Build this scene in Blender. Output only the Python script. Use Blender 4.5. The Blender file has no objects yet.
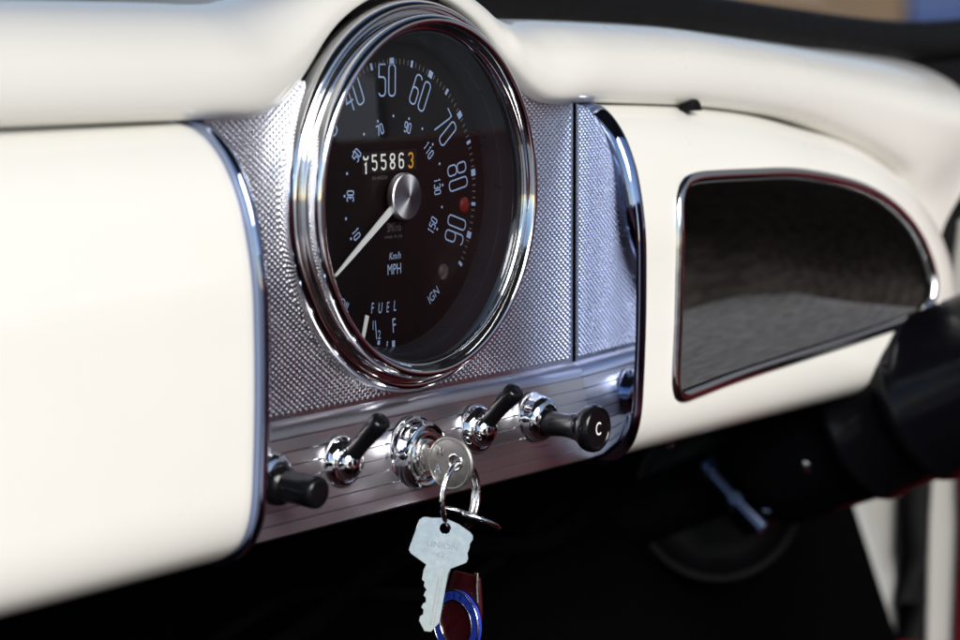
import bpy, bmesh, math, random
from mathutils import Vector, Matrix
random.seed(7)
MM = 0.001
PI = math.pi
S = bpy.context.scene
COL = S.collection

# ------------------------------------------------------------------ helpers
def V3(*a): return Vector(a)
def crom(pts, n):
    """Catmull-Rom through pts, n samples per span."""
    out = []
    P = [Vector(p) for p in pts]
    for i in range(len(P) - 1):
        p0 = P[i - 1] if i else P[0] * 2 - P[1]
        p1, p2 = P[i], P[i + 1]
        p3 = P[i + 2] if i + 2 < len(P) else P[-1] * 2 - P[-2]
        for k in range(n):
            t = k / n
            out.append(0.5 * ((2 * p1) + (p2 - p0) * t + (2 * p0 - 5 * p1 + 4 * p2 - p3) * t * t + (3 * p1 - p0 - 3 * p2 + p3) * t ** 3))
    out.append(P[-1].copy())
    return out
def resample(pts, n):
    P = [Vector(p) for p in pts]
    L = [0.0]
    for a, b in zip(P, P[1:]): L.append(L[-1] + (b - a).length)
    out = []
    j = 0
    for i in range(n):
        s = L[-1] * i / (n - 1)
        while j < len(P) - 2 and L[j + 1] < s: j += 1
        d = L[j + 1] - L[j]
        out.append(P[j].lerp(P[j + 1], 0 if d == 0 else min(1, max(0, (s - L[j]) / d))))
    return out
class MB:
    def __init__(self): self.v = []; self.f = []
    def add(self, v, f):
        o = len(self.v)
        self.v += [tuple(p) for p in v]
        self.f += [tuple(i + o for i in q) for q in f]
        return self
    def grid(self, rows, closed_u=False, closed_v=False, flip=False):
        nu, nv = len(rows), len(rows[0])
        v = [p for r in rows for p in r]
        f = []
        for i in range(nu if closed_u else nu - 1):
            for j in range(nv if closed_v else nv - 1):
                q = (i * nv + j, i * nv + (j + 1) % nv, ((i + 1) % nu) * nv + (j + 1) % nv, ((i + 1) % nu) * nv + j)
                f.append(q[::-1] if flip else q)
        return self.add(v, f)
    def lathe(self, prof, c=(0, 0, 0), axis=(0, -1, 0), n=64, up=(0, 0, 1)):
        """prof: (radius, height along axis)."""
        a = Vector(axis).normalized()
        u = Vector(up); u = (u - a * u.dot(a)).normalized(); w = a.cross(u)
        c = Vector(c)
        rows = []
        for r, h in prof:
            rows.append([c + a * h + (u * math.cos(2 * PI * k / n) + w * math.sin(2 * PI * k / n)) * max(r, 1e-4) for k in range(n)])
        return self.grid(rows, closed_v=True)
    def tube(self, path, rad, n=12, closed=False, caps=True, sq=(1, 1), up=(0, 0, 1)):
        P = [Vector(p) for p in path]; m = len(P)
        rows = []
        for i, p in enumerate(P):
            if closed: t = P[(i + 1) % m] - P[i - 1]
            else: t = P[min(i + 1, m - 1)] - P[max(i - 1, 0)]
            t.normalize()
            u = Vector(up); u = u - t * u.dot(t)
            if u.length < 1e-3: u = Vector((1, 0, 0)) - t * t.x
            u.normalize(); w = t.cross(u)
            r = rad[i] if isinstance(rad, (list, tuple)) else rad
            rows.append([p + (u * math.cos(2 * PI * k / n) * sq[0] + w * math.sin(2 * PI * k / n) * sq[1]) * r for k in range(n)])
        o = len(self.v)
        self.grid(rows, closed_u=closed, closed_v=True)
        if caps and not closed:
            self.f.append(tuple(o + k for k in range(n))[::-1])
            self.f.append(tuple(o + (m - 1) * n + k for k in range(n)))
        return self
    def box(self, lo, hi):
        (a, b, c), (d, e, f) = lo, hi
        return self.add([(a, b, c), (d, b, c), (d, e, c), (a, e, c), (a, b, f), (d, b, f), (d, e, f), (a, e, f)],
                        [(0, 3, 2, 1), (4, 5, 6, 7), (0, 1, 5, 4), (1, 2, 6, 5), (2, 3, 7, 6), (3, 0, 4, 7)])
    def prism(self, pts, o, u, v, w, t):
        """polygon pts (2-D, in axes u,v at o) extruded by t along w."""
        o, u, v, w = Vector(o), Vector(u), Vector(v), Vector(w)
        n = len(pts)
        a = [o + u * p[0] + v * p[1] for p in pts]
        b = [p + w * t for p in a]
        f = [tuple(range(n)), tuple(range(2 * n - 1, n - 1, -1))]
        f += [(i, n + i, n + (i + 1) % n, (i + 1) % n) for i in range(n)]
        return self.add(a + b, f)

def base_of(p):
    b = Vector((0, 0, 0))
    while p: b += p.location; p = p.parent
    return b
def obj(name, mb, mat, parent=None, smooth=30, bevel=0, seg=2, at=None):
    """one mesh object; coordinates in mb are world millimetres"""
    loc = Vector(at) * MM if at is not None else Vector((0, 0, 0))
    base = base_of(parent) if parent else loc
    me = bpy.data.meshes.new(name)
    me.from_pydata([Vector(p) * MM - base for p in mb.v], [], mb.f)
    bm = bmesh.new(); bm.from_mesh(me)
    bmesh.ops.remove_doubles(bm, verts=bm.verts, dist=1e-7)
    bmesh.ops.recalc_face_normals(bm, faces=bm.faces)
    if bevel:
        ed = [e for e in bm.edges if len(e.link_faces) == 2 and e.calc_face_angle(0) > math.radians(28)]
        bmesh.ops.bevel(bm, geom=ed, offset=bevel * MM, segments=seg, profile=0.5, affect='EDGES', clamp_overlap=True)
    bm.to_mesh(me); bm.free()
    if smooth:
        me.polygons.foreach_set('use_smooth', [True] * len(me.polygons))
        me.set_sharp_from_angle(angle=math.radians(smooth))
    me.materials.append(mat)
    o = bpy.data.objects.new(name, me)
    COL.objects.link(o)
    if parent: o.parent = parent
    else: o.location = loc
    return o
def tag(o, label=None, cat=None, group=None, kind=None):
    for k, x in (('label', label), ('category', cat), ('group', group), ('kind', kind)):
        if x: o[k] = x
    return o
def thing(name, label, cat, at, group=None):
    o = bpy.data.objects.new(name, None)
    o.empty_display_size = .01
    o.location = Vector(at) * MM
    COL.objects.link(o)
    return tag(o, label, cat, group)
def copy_tree(o, parent=None):
    c = o.copy(); COL.objects.link(c)
    if parent: c.parent = parent
    for ch in list(o.children): copy_tree(ch, c)
    return c

# ------------------------------------------------------------------ materials
def mat(name, color, rough=.5, metal=0., coat=0., spec=.5, coat_rough=.03):
    m = bpy.data.materials.new(name); m.use_nodes = True
    b = m.node_tree.nodes['Principled BSDF']
    b.inputs['Base Color'].default_value = (*color, 1)
    b.inputs['Roughness'].default_value = rough
    b.inputs['Metallic'].default_value = metal
    b.inputs['Coat Weight'].default_value = coat
    b.inputs['Coat Roughness'].default_value = coat_rough
    b.inputs['Specular IOR Level'].default_value = spec
    return m
def nd(m, t, **kw):
    n = m.node_tree.nodes.new(t)
    for k, x in kw.items(): setattr(n, k, x)
    return n
def lk(m, a, b): m.node_tree.links.new(a, b)
def mth(m, op, a, b=None):
    n = nd(m, 'ShaderNodeMath', operation=op)
    for i, x in enumerate((a, b)):
        if x is None: continue
        if isinstance(x, (int, float)): n.inputs[i].default_value = x
        else: lk(m, x, n.inputs[i])
    return n.outputs[0]
def noise_rough(m, scale, lo, hi, col_amt=0., bump=0., stretch=(1, 1, 1), dist=.0002):
    """soft procedural wear: roughness, a little colour and bump"""
    b = m.node_tree.nodes['Principled BSDF']
    tc = nd(m, 'ShaderNodeTexCoord'); mp = nd(m, 'ShaderNodeMapping'); mp.inputs['Scale'].default_value = stretch
    lk(m, tc.outputs['Object'], mp.inputs['Vector'])
    nz = nd(m, 'ShaderNodeTexNoise'); nz.inputs['Scale'].default_value = scale; nz.inputs['Detail'].default_value = 6
    lk(m, mp.outputs[0], nz.inputs['Vector'])
    mr = nd(m, 'ShaderNodeMapRange'); mr.inputs[1].default_value = .3; mr.inputs[2].default_value = .7
    mr.inputs[3].default_value = lo; mr.inputs[4].default_value = hi
    lk(m, nz.outputs['Fac'], mr.inputs[0]); lk(m, mr.outputs[0], b.inputs['Roughness'])
    if col_amt:
        mx = nd(m, 'ShaderNodeMixRGB', blend_type='MULTIPLY')
        c = b.inputs['Base Color'].default_value
        mx.inputs[1].default_value = c[:]
        cr = nd(m, 'ShaderNodeMapRange'); cr.inputs[1].default_value = .3; cr.inputs[2].default_value = .7
        cr.inputs[3].default_value = 1 - col_amt; cr.inputs[4].default_value = 1
        lk(m, nz.outputs['Fac'], cr.inputs[0])
        mx.inputs[0].default_value = 1; lk(m, cr.outputs[0], mx.inputs[2]); lk(m, mx.outputs[0], b.inputs['Base Color'])
    if bump:
        bp = nd(m, 'ShaderNodeBump'); bp.inputs['Strength'].default_value = bump; bp.inputs['Distance'].default_value = dist
        lk(m, nz.outputs['Fac'], bp.inputs['Height']); lk(m, bp.outputs[0], b.inputs['Normal'])
    return m

M = {}
M['cream'] = noise_rough(mat('cream_paint', (.80, .78, .72), .3, 0, .6, .5, .06), 9, .26, .36, .03)
M['chrome'] = noise_rough(mat('chrome', (.86, .87, .89), .06, 1), 60, .04, .10)
M['polished'] = noise_rough(mat('polished_moulding', (.38, .45, .64), .03, 1), 60, .003, .012)  # blue tint in the metal stands in for a darker, bluer reflection
M['chrome2'] = noise_rough(mat('dull_chrome', (.78, .78, .79), .12, 1), 300, .08, .2)
M['steel'] = noise_rough(mat('key_steel', (.56, .59, .63), .16, 1), 420, .08, .26, .16, 0)
M['steel_dark'] = noise_rough(mat('worn_nickel', (.34, .33, .31), .5, 1), 500, .42, .58, .2, .02)
M['stamp'] = mat('stamped_steel', (.24, .27, .31), .4, 1)
M['rim'] = noise_rough(mat('drum_rim_grey', (.006, .006, .0063), .5), 300, .4, .6, .5, .2)
M['black'] = noise_rough(mat('black_plastic', (.004, .004, .005), .2, 0, 0, .3), 200, .12, .24)
M['black_satin'] = noise_rough(mat('black_paint', (.003, .003, .004), .4, 0, 0, .15), 60, .3, .48)
M['cowl'] = noise_rough(mat('cowl_enamel', (.0025, .0025, .0035), .2, 0, 0, .2), 80, .1, .18)
M['rubber'] = noise_rough(mat('rubber', (.0035, .0035, .004), .5, 0, 0, .2), 120, .45, .65, 0, .15)
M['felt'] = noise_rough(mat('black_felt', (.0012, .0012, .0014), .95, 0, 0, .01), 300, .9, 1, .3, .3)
M['red'] = noise_rough(mat('red_trim', (.125, .005, .009), .4, 0, 0, .4), 150, .35, .5, .25, .2)
M['redgloss'] = noise_rough(mat('red_leather', (.035, .003, .005), .3, 0, .2), 300, .25, .4, .2, .2)
M['dial'] = noise_rough(mat('dial_black', (.0045, .003, .0035), .55, 0, 0, .2), 100, .5, .6)
M['bowl'] = noise_rough(mat('dial_surround_grey', (.026, .029, .037), .3, 0, 0, .5), 100, .26, .36, .15)
M['print'] = mat('dial_print', (.34, .47, .74), .6)
M['printdim'] = mat('dial_print_dim', (.11, .11, .115), .6)
M['white'] = mat('odometer_white', (.88, .88, .86), .5)
M['orange'] = mat('odometer_amber', (.72, .36, .04), .5)
M['drum'] = mat('odometer_drum', (.006, .006, .006), .5)
M['needle'] = mat('needle_white', (.80, .81, .82), .45)
M['lampred'] = mat('warning_lens_red', (.16, .015, .010), .25)
M['lampgrey'] = mat('warning_lens_grey', (.07, .055, .06), .25)
M['blue'] = mat('blue_enamel', (.02, .045, .36), .18, 0, .6)
M['darkblue'] = mat('dark_blue_enamel', (.008, .012, .08), .3)
M['red_brightened'] = noise_rough(mat('red_brightened_trim', (.34, .05, .055), .7), 200, .6, .8, .2)  # red raised above the other trim, making up for missing light there
M['roof'] = mat('headliner', (.05, .05, .05), .9)
M['carpet'] = noise_rough(mat('dark_red_carpet', (.02, .006, .007), .95, 0, 0, .1), 400, .9, 1, .3, .3)
M['ground'] = noise_rough(mat('grey_yard', (.19, .195, .21), .9), .8, .85, .95, .3)
M['pale'] = noise_rough(mat('pale_reflector_blue', (.62, .70, .80), .5), 3, .4, .6, .1)
M['tan'] = noise_rough(mat('tan_render', (.12, .08, .045), .9), 1.2, .85, .95, .2)
M['wall'] = noise_rough(mat('added_wall_grey', (.19, .19, .20), .9), 3, .85, .95, .3)
M['bluedoor'] = mat('blue_boards', (.008, .03, .11), .5)

# hub: spun aluminium, anisotropic look from radial micro grooves
def spun():
    m = mat('spun_aluminium', (.88, .88, .92), .42, 1)
    b = m.node_tree.nodes['Principled BSDF']
    b.inputs['Anisotropic'].default_value = .85
    tg = nd(m, 'ShaderNodeTangent', direction_type='RADIAL', axis='Y')
    lk(m, tg.outputs[0], b.inputs['Tangent'])
    return m
M['spun'] = spun()

# pressed silver panel with staggered raised dots (pattern in the panel plane, metres)
def dotted():
    m = mat('dotted_silver', (.70, .70, .76), .34, 1)
    b = m.node_tree.nodes['Principled BSDF']
    tc = nd(m, 'ShaderNodeTexCoord'); sx = nd(m, 'ShaderNodeSeparateXYZ')
    lk(m, tc.outputs['Object'], sx.inputs[0])
    n2 = nd(m, 'ShaderNodeTexNoise'); n2.inputs['Scale'].default_value = 120
    lk(m, tc.outputs['Object'], n2.inputs['Vector'])
    mr = nd(m, 'ShaderNodeMapRange'); mr.inputs[3].default_value = .2; mr.inputs[4].default_value = .32
    lk(m, n2.outputs['Fac'], mr.inputs[0]); lk(m, mr.outputs[0], b.inputs['Roughness'])
    return m
M['dotted'] = dotted()
def ribbed():
    m = mat('ribbed_silver', (.58, .56, .60), .3, 1)
    b = m.node_tree.nodes['Principled BSDF']
    b.inputs['Anisotropic'].default_value = .5
    return m
M['ribbed'] = ribbed()
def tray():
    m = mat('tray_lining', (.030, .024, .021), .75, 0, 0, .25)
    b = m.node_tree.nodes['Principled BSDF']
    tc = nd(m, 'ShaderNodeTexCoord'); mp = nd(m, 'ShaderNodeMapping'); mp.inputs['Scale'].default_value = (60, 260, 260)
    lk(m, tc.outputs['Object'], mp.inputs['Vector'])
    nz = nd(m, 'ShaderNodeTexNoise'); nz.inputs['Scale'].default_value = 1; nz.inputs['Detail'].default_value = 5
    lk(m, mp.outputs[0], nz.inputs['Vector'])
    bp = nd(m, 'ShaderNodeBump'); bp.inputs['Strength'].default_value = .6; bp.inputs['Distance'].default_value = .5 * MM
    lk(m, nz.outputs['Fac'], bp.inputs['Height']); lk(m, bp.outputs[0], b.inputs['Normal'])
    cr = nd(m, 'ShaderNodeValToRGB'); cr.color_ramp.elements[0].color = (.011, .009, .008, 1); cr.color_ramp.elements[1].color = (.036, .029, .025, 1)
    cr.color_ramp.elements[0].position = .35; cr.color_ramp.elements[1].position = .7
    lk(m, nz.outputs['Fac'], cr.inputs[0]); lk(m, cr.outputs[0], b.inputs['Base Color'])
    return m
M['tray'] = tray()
M['mat'] = noise_rough(mat('lightened_tray_floor', (.15, .152, .16), .45, 0, 0, .5), 420, .35, .6, .5, .6, (.22, 1.3, 1), .0006)  # lighter than the lining: light on the tray floor put into the colour
def glass(name, tint=(1, 1, 1), ior=1.5):
    m = bpy.data.materials.new(name); m.use_nodes = True
    nt = m.node_tree; nt.nodes.clear()
    out = nd(m, 'ShaderNodeOutputMaterial'); mix = nd(m, 'ShaderNodeMixShader')
    tr = nd(m, 'ShaderNodeBsdfTransparent'); tr.inputs[0].default_value = (*tint, 1)
    gl = nd(m, 'ShaderNodeBsdfGlossy'); gl.inputs['Roughness'].default_value = .01
    fr = nd(m, 'ShaderNodeFresnel'); fr.inputs[0].default_value = ior
    lk(m, fr.outputs[0], mix.inputs[0]); lk(m, tr.outputs[0], mix.inputs[1]); lk(m, gl.outputs[0], mix.inputs[2])
    lk(m, mix.outputs[0], out.inputs[0])
    return m
M['glass'] = glass('thin_glass', (.97, .97, .97))

# ------------------------------------------------------------------ text
def text_geo(s, size):
    cu = bpy.data.curves.new('t', 'FONT'); cu.body = s; cu.size = size; cu.align_x = 'CENTER'; cu.align_y = 'CENTER'
    cu.resolution_u = 4
    o = bpy.data.objects.new('t', cu); COL.objects.link(o)
    bpy.context.view_layer.update()
    me = bpy.data.meshes.new_from_object(o.evaluated_get(bpy.context.evaluated_depsgraph_get()))
    v = [(p.co.x, p.co.y) for p in me.vertices]; f = [tuple(p.vertices) for p in me.polygons]
    bpy.data.objects.remove(o); bpy.data.curves.remove(cu); bpy.data.meshes.remove(me)
    xs = [a[0] for a in v]; ys = [a[1] for a in v]
    cx, cy = (min(xs) + max(xs)) / 2, (min(ys) + max(ys)) / 2
    return [(a - cx, b - cy) for a, b in v], f
def put2d(mb, v, f, cx, cz, y, ang=0., sx=1., sz=1., shear=0.):
    """ang: clockwise rotation seen from the driver, radians"""
    c, s = math.cos(ang), math.sin(ang)
    out = []
    for a, b in v:
        a = a * sx + shear * b * sz; b = b * sz
        out.append((cx + a * c + b * s, y, cz - a * s + b * c))
    mb.add(out, f)
def rrect(x0, z0, x1, z1, r, n=6):
    pts = []
    for cx, cz, a0 in ((x1 - r, z1 - r, 0), (x0 + r, z1 - r, 90), (x0 + r, z0 + r, 180), (x1 - r, z0 + r, 270)):
        for k in range(n + 1):
            a = math.radians(a0 + 90 * k / n); pts.append((cx + r * math.cos(a), cz + r * math.sin(a)))
    return pts
def stroke(pts, w, closed=False):
    P = [Vector((p[0], p[1])) for p in pts]; n = len(P); v = []; f = []
    for i in range(n):
        if closed: a, b = P[i] - P[i - 1], P[(i + 1) % n] - P[i]
        else:
            a = P[i] - P[i - 1] if i else P[1] - P[0]
            b = P[i + 1] - P[i] if i < n - 1 else P[-1] - P[-2]
        a = a.normalized() if a.length else b.normalized(); b = b.normalized() if b.length else a
        t = (a + b); t = t.normalized() if t.length > 1e-6 else a
        nn = Vector((-t.y, t.x)); k = 1 / max(.5, nn.dot(Vector((-a.y, a.x))))
        v += [tuple(P[i] + nn * w / 2 * k), tuple(P[i] - nn * w / 2 * k)]
    for i in range(n if closed else n - 1):
        j = (i + 1) % n
        f.append((2 * i, 2 * i + 1, 2 * j + 1, 2 * j))
    return v, f
def digit(ch, w, h, lw):
    """tall narrow single-stroke digits, origin at centre"""
    x, z = w / 2, h / 2; r = w * .42
    arc = lambda cx, cz, rr, a0, a1, n=8: [(cx + rr * math.cos(math.radians(a0 + (a1 - a0) * k / n)), cz + rr * math.sin(math.radians(a0 + (a1 - a0) * k / n))) for k in range(n + 1)]
    if ch == '0': return [stroke(rrect(-x, -z, x, z, r), lw, True)]
    if ch == '8': return [stroke(rrect(-x, lw * .5, x, z, r * .95), lw, True), stroke(rrect(-x, -z, x, -lw * .5 + .12 * lw, r), lw, True)]
    if ch in '69':
        body = rrect(-x, -z, x, z * .12, r)
        tail = [(-x, -z * .3)] + [(-x, z - r)] + arc(-x + r, z - r, r, 180, 90)[1:] + arc(x - r, z - r, r, 90, 20)
        out = [stroke(body, lw, True), stroke(tail, lw)]
        if ch == '9': out = [([(-a, -b) for a, b in v], f) for v, f in out]
        return out
    if ch == '7': return [stroke([(-x, z), (x, z), (x * .95, z * .7), (-x * .2, -z)], lw)]
    if ch == '5':
        zt = h * .10
        return [stroke([(x, z), (-x, z), (-x, zt), (x - r, zt)] + arc(x - r, zt - r, r, 90, 0)[1:] + arc(x - r, -z + r, r, 0, -90) + arc(-x + r, -z + r, r, -90, -165), lw)]
    if ch == '4': return [stroke([(x * .45, -z), (x * .45, z), (-x, -z * .35), (x * 1.1, -z * .35)], lw)]
    if ch == '3': return [stroke(arc(-x + r, z - r, r, 170, 90) + arc(x - r, z - r, r, 90, 0) + [(x, r * .6), (x * .3, 0.02), (x, -r * .6)] + arc(x - r, -z + r, r, 0, -90) + arc(-x + r, -z + r, r, -90, -170), lw)]
    return [stroke([(-x * .5, z * .62), (0.05 * w, z), (0.05 * w, -z)], lw)]
def number(mb, s, cx, cz, y, ang, w, h, lw, pitch):
    n = len(s)
    for i, ch in enumerate(s):
        dx = (i - (n - 1) / 2) * pitch
        for q, (v, f) in enumerate(digit(ch, w, h, lw)):
            put2d(mb, [(a + dx, b) for a, b in v], f, cx, cz, y - .02 * q, ang)

# ------------------------------------------------------------------ dashboard profile
PB = [(3, 32.2), (-4, 30.8), (-9, 28.5), (-14.5, 24), (-20, 16.5), (-25, 5), (-28, -8), (-29.8, -22), (-30.2, -40), (-30, -60), (-29.2, -80), (-28, -95), (-25, -105), (-20, -111), (-13, -114.8), (-5, -116.6), (10, -117)]
PBS = crom([(a, b, 0) for a, b in PB], 6)
def bulge(k):
    P = [Vector((p.x * k if p.x < 0 else p.x, p.y)) for p in PBS]
    N = []
    for i in range(len(P)):
        t = P[min(i + 1, len(P) - 1)] - P[max(i - 1, 0)]; t.normalize()
        N.append(Vector((t.y, -t.x)))            # outward: towards -y
    if N[len(N) // 2].x > 0: N = [-n for n in N]
    return P, N
KL, KR = 1.07, .96

dash = thing('dashboard', 'cream painted car dashboard with silver centre panel and open tray', 'dashboard', (0, 0, -117))

# --- dash rail: rounded cream roll with a hump over the instrument
RL = [(-430, 33, -430, 66, -13), (-300, 33, -300, 66, -13), (-200, 32.8, -200, 65.8, -13), (-140, 32.5, -140, 65.6, -12.5), (-112, 32.2, -112, 65.6, -12),
      (-95, 32.0, -98, 65.7, -11), (-84, 33.2, -86, 65.9, -9.5), (-76, 36.3, -77, 66.3, -8.5), (-69, 40.6, -70, 67, -7.5), (-63, 45.3, -63, 68, -6.8),
      (-57, 50.8, -57, 70, -5), (-49, 58.3, -50.5, 72.3, -4), (-40, 64.8, -42.5, 75, -3.4), (-28, 70.7, -31, 79.3, -3), (-14, 74.8, -15.5, 83, -3), (0, 76.1, 0, 84, -3)]
RL0 = RL[4:-1]
RR = [(-a, b, -c, d, e) for a, b, c, d, e in RL0][::-1]
RL = [(-430, 33, -430, 72.5, -13), (-300, 33, -300, 72.5, -13), (-200, 32.8, -200, 72.3, -13), (-140, 32.5, -140, 72, -12.5), (-112, 32.2, -112, 71.8, -12), (-95, 32.0, -98, 71.6, -11), (-84, 33.2, -86, 71.5, -9.5), (-76, 36.3, -77, 71.6, -8.2), (-69, 40.6, -70, 71.9, -7), (-63, 45.3, -64, 72.4, -6)] + RL[10:]
RL[10] = (-57, 50.8, -58, 73.4, -5); RL[11] = (-49, 58.3, -50.5, 75, -4); RL[12] = (-40, 64.8, -42.5, 77.3, -3.4)
RR += [(140, 30.8, 145, 65, -12), (194, 28.3, 205, 63, -13), (240, 24.5, 255, 59.5, -13), (283, 19.5, 305, 56, -13), (333, 9.3, 372, 52.5, -13), (387, -6, 468, 50, -13),
       (408, -17, 552, 46, -11), (426, -33, 566, 16, -5), (439, -58, 470, -26, -2), (446, -90, 457, -80, 0), (450, -126, 460, -118, 2)]
rp = [Vector(p) for p in RL + RR]
def crom5(pts, n):
    out = []
    for i in range(len(pts) - 1):
        p0 = pts[i - 1] if i else pts[0] * 2 - pts[1]
        p1, p2 = pts[i], pts[i + 1]
        p3 = pts[i + 2] if i + 2 < len(pts) else pts[-1] * 2 - pts[-2]
        for k in range(n):
            t = k / n
            out.append(0.5 * ((2 * p1) + (p2 - p0) * t + (2 * p0 - 5 * p1 + 4 * p2 - p3) * t * t + (3 * p1 - p0 - 3 * p2 + p3) * t ** 3))
    out.append(pts[-1]); return out
rows = []
for st in crom5(rp, 6):
    px, pz, qx, qz, yf = st
    T = math.hypot(qx - px, qz - pz); ys = T / 34
    prof = [(.12, 9 * ys + 2), (.03, 5 * ys + 1.5), (-.005, .5), (0.0, yf * .32), (.05, yf * .72), (.14, yf * .92), (.28, yf), (.45, yf * .95), (.62, yf + 3.2 * ys), (.78, yf + 8.5 * ys), (.90, yf + 16 * ys), (.97, yf + 26 * ys), (1.0, yf + 38 * ys)]
    r = []
    for q in crom([(a, b, 0) for a, b in prof], 4):
        r.append((px + (qx - px) * q.x, q.y, pz + (qz - pz) * q.x))
    y0 = yf + 38 * ys
    zb = min(qz, 66) if px > 0 else min(qz, 73)
    for k in range(1, 13):
        t = k / 12; s = t * t * (3 - 2 * t)
        r.append((qx, y0 + (112 - y0) * t, qz + (zb - qz) * s + 0.8 * t))
    rows.append(r)
obj('dash_rail', MB().grid(rows), M['cream'], dash, 60)

# --- closed glovebox lid on the near side
P, N = bulge(KL)
st = [(-121.9, 4.5), (-121.9, 2.6), (-122.2, 1.4), (-123.0, .5), (-124.4, .05), (-128, 0), (-150, 0), (-200, 0), (-260, 0), (-340, 0), (-430, 0)]
rows = [[(x, p.x - n.x * e, p.y - n.y * e) for p, n in zip(P, N)] for x, e in st]
obj('glovebox_lid', MB().grid(rows), M['cream'], dash, 50)

# --- chrome mouldings: bead on the edge plus polished side wall down to the silver panel
for sgn, k in ((-1, KL), (1, KR)):
    P, N = bulge(k)
    rows = []
    sh = -2.0 if sgn > 0 else 0; fl0 = .06 if sgn > 0 else .12
    for qi, (p, n) in enumerate(zip(P, N)):
        en = max(0, min(1, (qi - 2) / 10.)) * max(0, min(1, (len(P) - 3 - qi) / 8.))
        sec = [(121.9, -3.5), (121.8, -.4), (121.5, .9), (121.0, 1.7), (120.3, 2.05), (119.4, 2.0), (118.3, 1.65), (117.2, 1.15), (116.3, .6), (115.7, 0)]
        r = [(sgn * (x + sh), p.x + n.x * (e * en if e > 0 else e), p.y + n.y * (e * en if e > 0 else e)) for x, e in sec]
        d = max(0., -p.x)
        for q in range(1, 9):
            t = q / 8
            y = p.x * (1 - t) + .6 * t
            x = 112 + fl0 * max(0, -y) + (.5 if sgn < 0 else 0) * (1 - t)
            zz = p.y
            r.append((sgn * x, y, zz))
        rows.append(r)
    obj('chrome_moulding', MB().grid(rows), M['polished'], dash, 40)

# --- silver centre panel (dotted) with hole hidden behind the instrument, and ribbed switch panel
prof = [(1.0, 38), (0, 37), (0, -75.2)]
def dotted_panel():
    """pressed sheet: staggered rows of small raised dots, open behind the instrument"""
    import numpy as np
    xs = np.linspace(-110.6, 110.6, 700); zs = np.linspace(-74.6, 44, 470)
    Xg, Zg = np.meshgrid(xs, zs, indexing='ij')
    px, pz, R = 3.2, 2.3, .66
    h = np.zeros_like(Xg)
    for ox, oz in ((0, 0), (px / 2, pz / 2)):
        dx = (Xg + ox + px / 2) % px - px / 2; dz = (Zg + oz + pz / 2) % pz - pz / 2
        d2 = (dx * dx + dz * dz * 1.15) / R ** 2
        h = np.maximum(h, np.clip(1 - d2, 0, 1) ** .8)
    # smooth border round the edge of the pressing
    edge = np.minimum.reduce([110.6 - np.abs(Xg), Zg + 74.6, 44 - Zg])
    h *= np.clip((edge - 1.6) / .4, 0, 1)
    # gentle handling waves of the sheet
    wob = .10 * np.sin(Xg * .071 + 1.3) * np.sin(Zg * .093 + .4)
    Yg = wob * 0 - .46 * h
    V = np.stack([Xg, Yg, Zg], -1).reshape(-1, 3) * MM
    keep = (Xg ** 2 + Zg ** 2) > 66.5 ** 2
    idx = np.arange(Xg.size).reshape(Xg.shape)
    q = np.stack([idx[:-1, :-1], idx[1:, :-1], idx[1:, 1:], idx[:-1, 1:]], -1).reshape(-1, 4)
    kq = (keep[:-1, :-1] & keep[1:, :-1] & keep[1:, 1:] & keep[:-1, 1:]).reshape(-1)
    q = q[kq]
    used = np.zeros(Xg.size, bool); used[q.reshape(-1)] = True
    remap = np.cumsum(used) - 1
    V = V[used] - np.array(base_of(dash)); q = remap[q]
    me = bpy.data.meshes.new('instrument_panel')
    me.vertices.add(len(V)); me.vertices.foreach_set('co', V.reshape(-1).astype('f4'))
    me.loops.add(q.size); me.loops.foreach_set('vertex_index', q.reshape(-1).astype('i4'))
    me.polygons.add(len(q)); me.polygons.foreach_set('loop_start', np.arange(0, q.size, 4, dtype='i4'))
    me.update(calc_edges=True); me.validate()
    me.polygons.foreach_set('use_smooth', np.ones(len(q), bool))
    me.materials.append(M['dotted'])
    o = bpy.data.objects.new('instrument_panel', me); COL.objects.link(o); o.parent = dash
dotted_panel()
sp = [(-.05, -74.6), (-.9, -75.0), (-2.2, -75.9), (-3.4, -77.2), (-4.1, -78.6), (-4.4, -80)]
z = -80.0
lean = lambda q: -.15 * (-80 - q)
while z > -110:
    for dz, y in ((-.05, -4.5), (-.1, -3.1), (-.72, -3.1), (-.78, -4.5), (-2.7, -4.52), (-4.7, -4.5)):
        sp.append((y + lean(z + dz), z + dz))
    z -= 4.75
sp += [(-4.2 + lean(z), z - .4), (-2.6 + lean(z), z - 1.3), (4, z - 1.6)]
rows = [[(x, y, zz) for y, zz in sp] for x in (-113.2, -112, -60, 0, 60, 112, 113.2)]
obj('switch_panel', MB().grid(rows), M['ribbed'], dash, 40)

# --- right-hand cream panel with the open tray
OUT_T = [(116.3, 31), (160, 29.5), (195, 27.5), (245, 23), (295, 15), (335, 8), (365, -.5), (398, -14), (422, -30), (438, -47)]
OUT_R = [(438, -47), (447, -66), (451, -84), (447, -101)]
OUT_B = [(447, -101), (432, -111), (400, -116), (330, -117), (230, -117), (116.3, -117)]
IN_L = [(152, -91.5), (149.6, -87), (148.6, -78), (149.1, -50), (150.4, -20), (152.5, -9.5), (156.5, -3.6)]
IN_T = [(156.5, -3.6), (162, -.2), (171, 1.4), (184, 1.7), (220, .8), (262, -1), (305, -6.5), (335, -13), (359, -22), (376, -32), (386, -41)]
IN_R = [(386, -41), (394, -53), (397, -63), (393.5, -73), (386, -79)]
IN_B = [(386, -79), (372, -82), (318, -85.5), (259, -88.3), (205, -91), (172, -93.6), (162, -94.4), (156, -93.8), (152, -91.5)]
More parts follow.
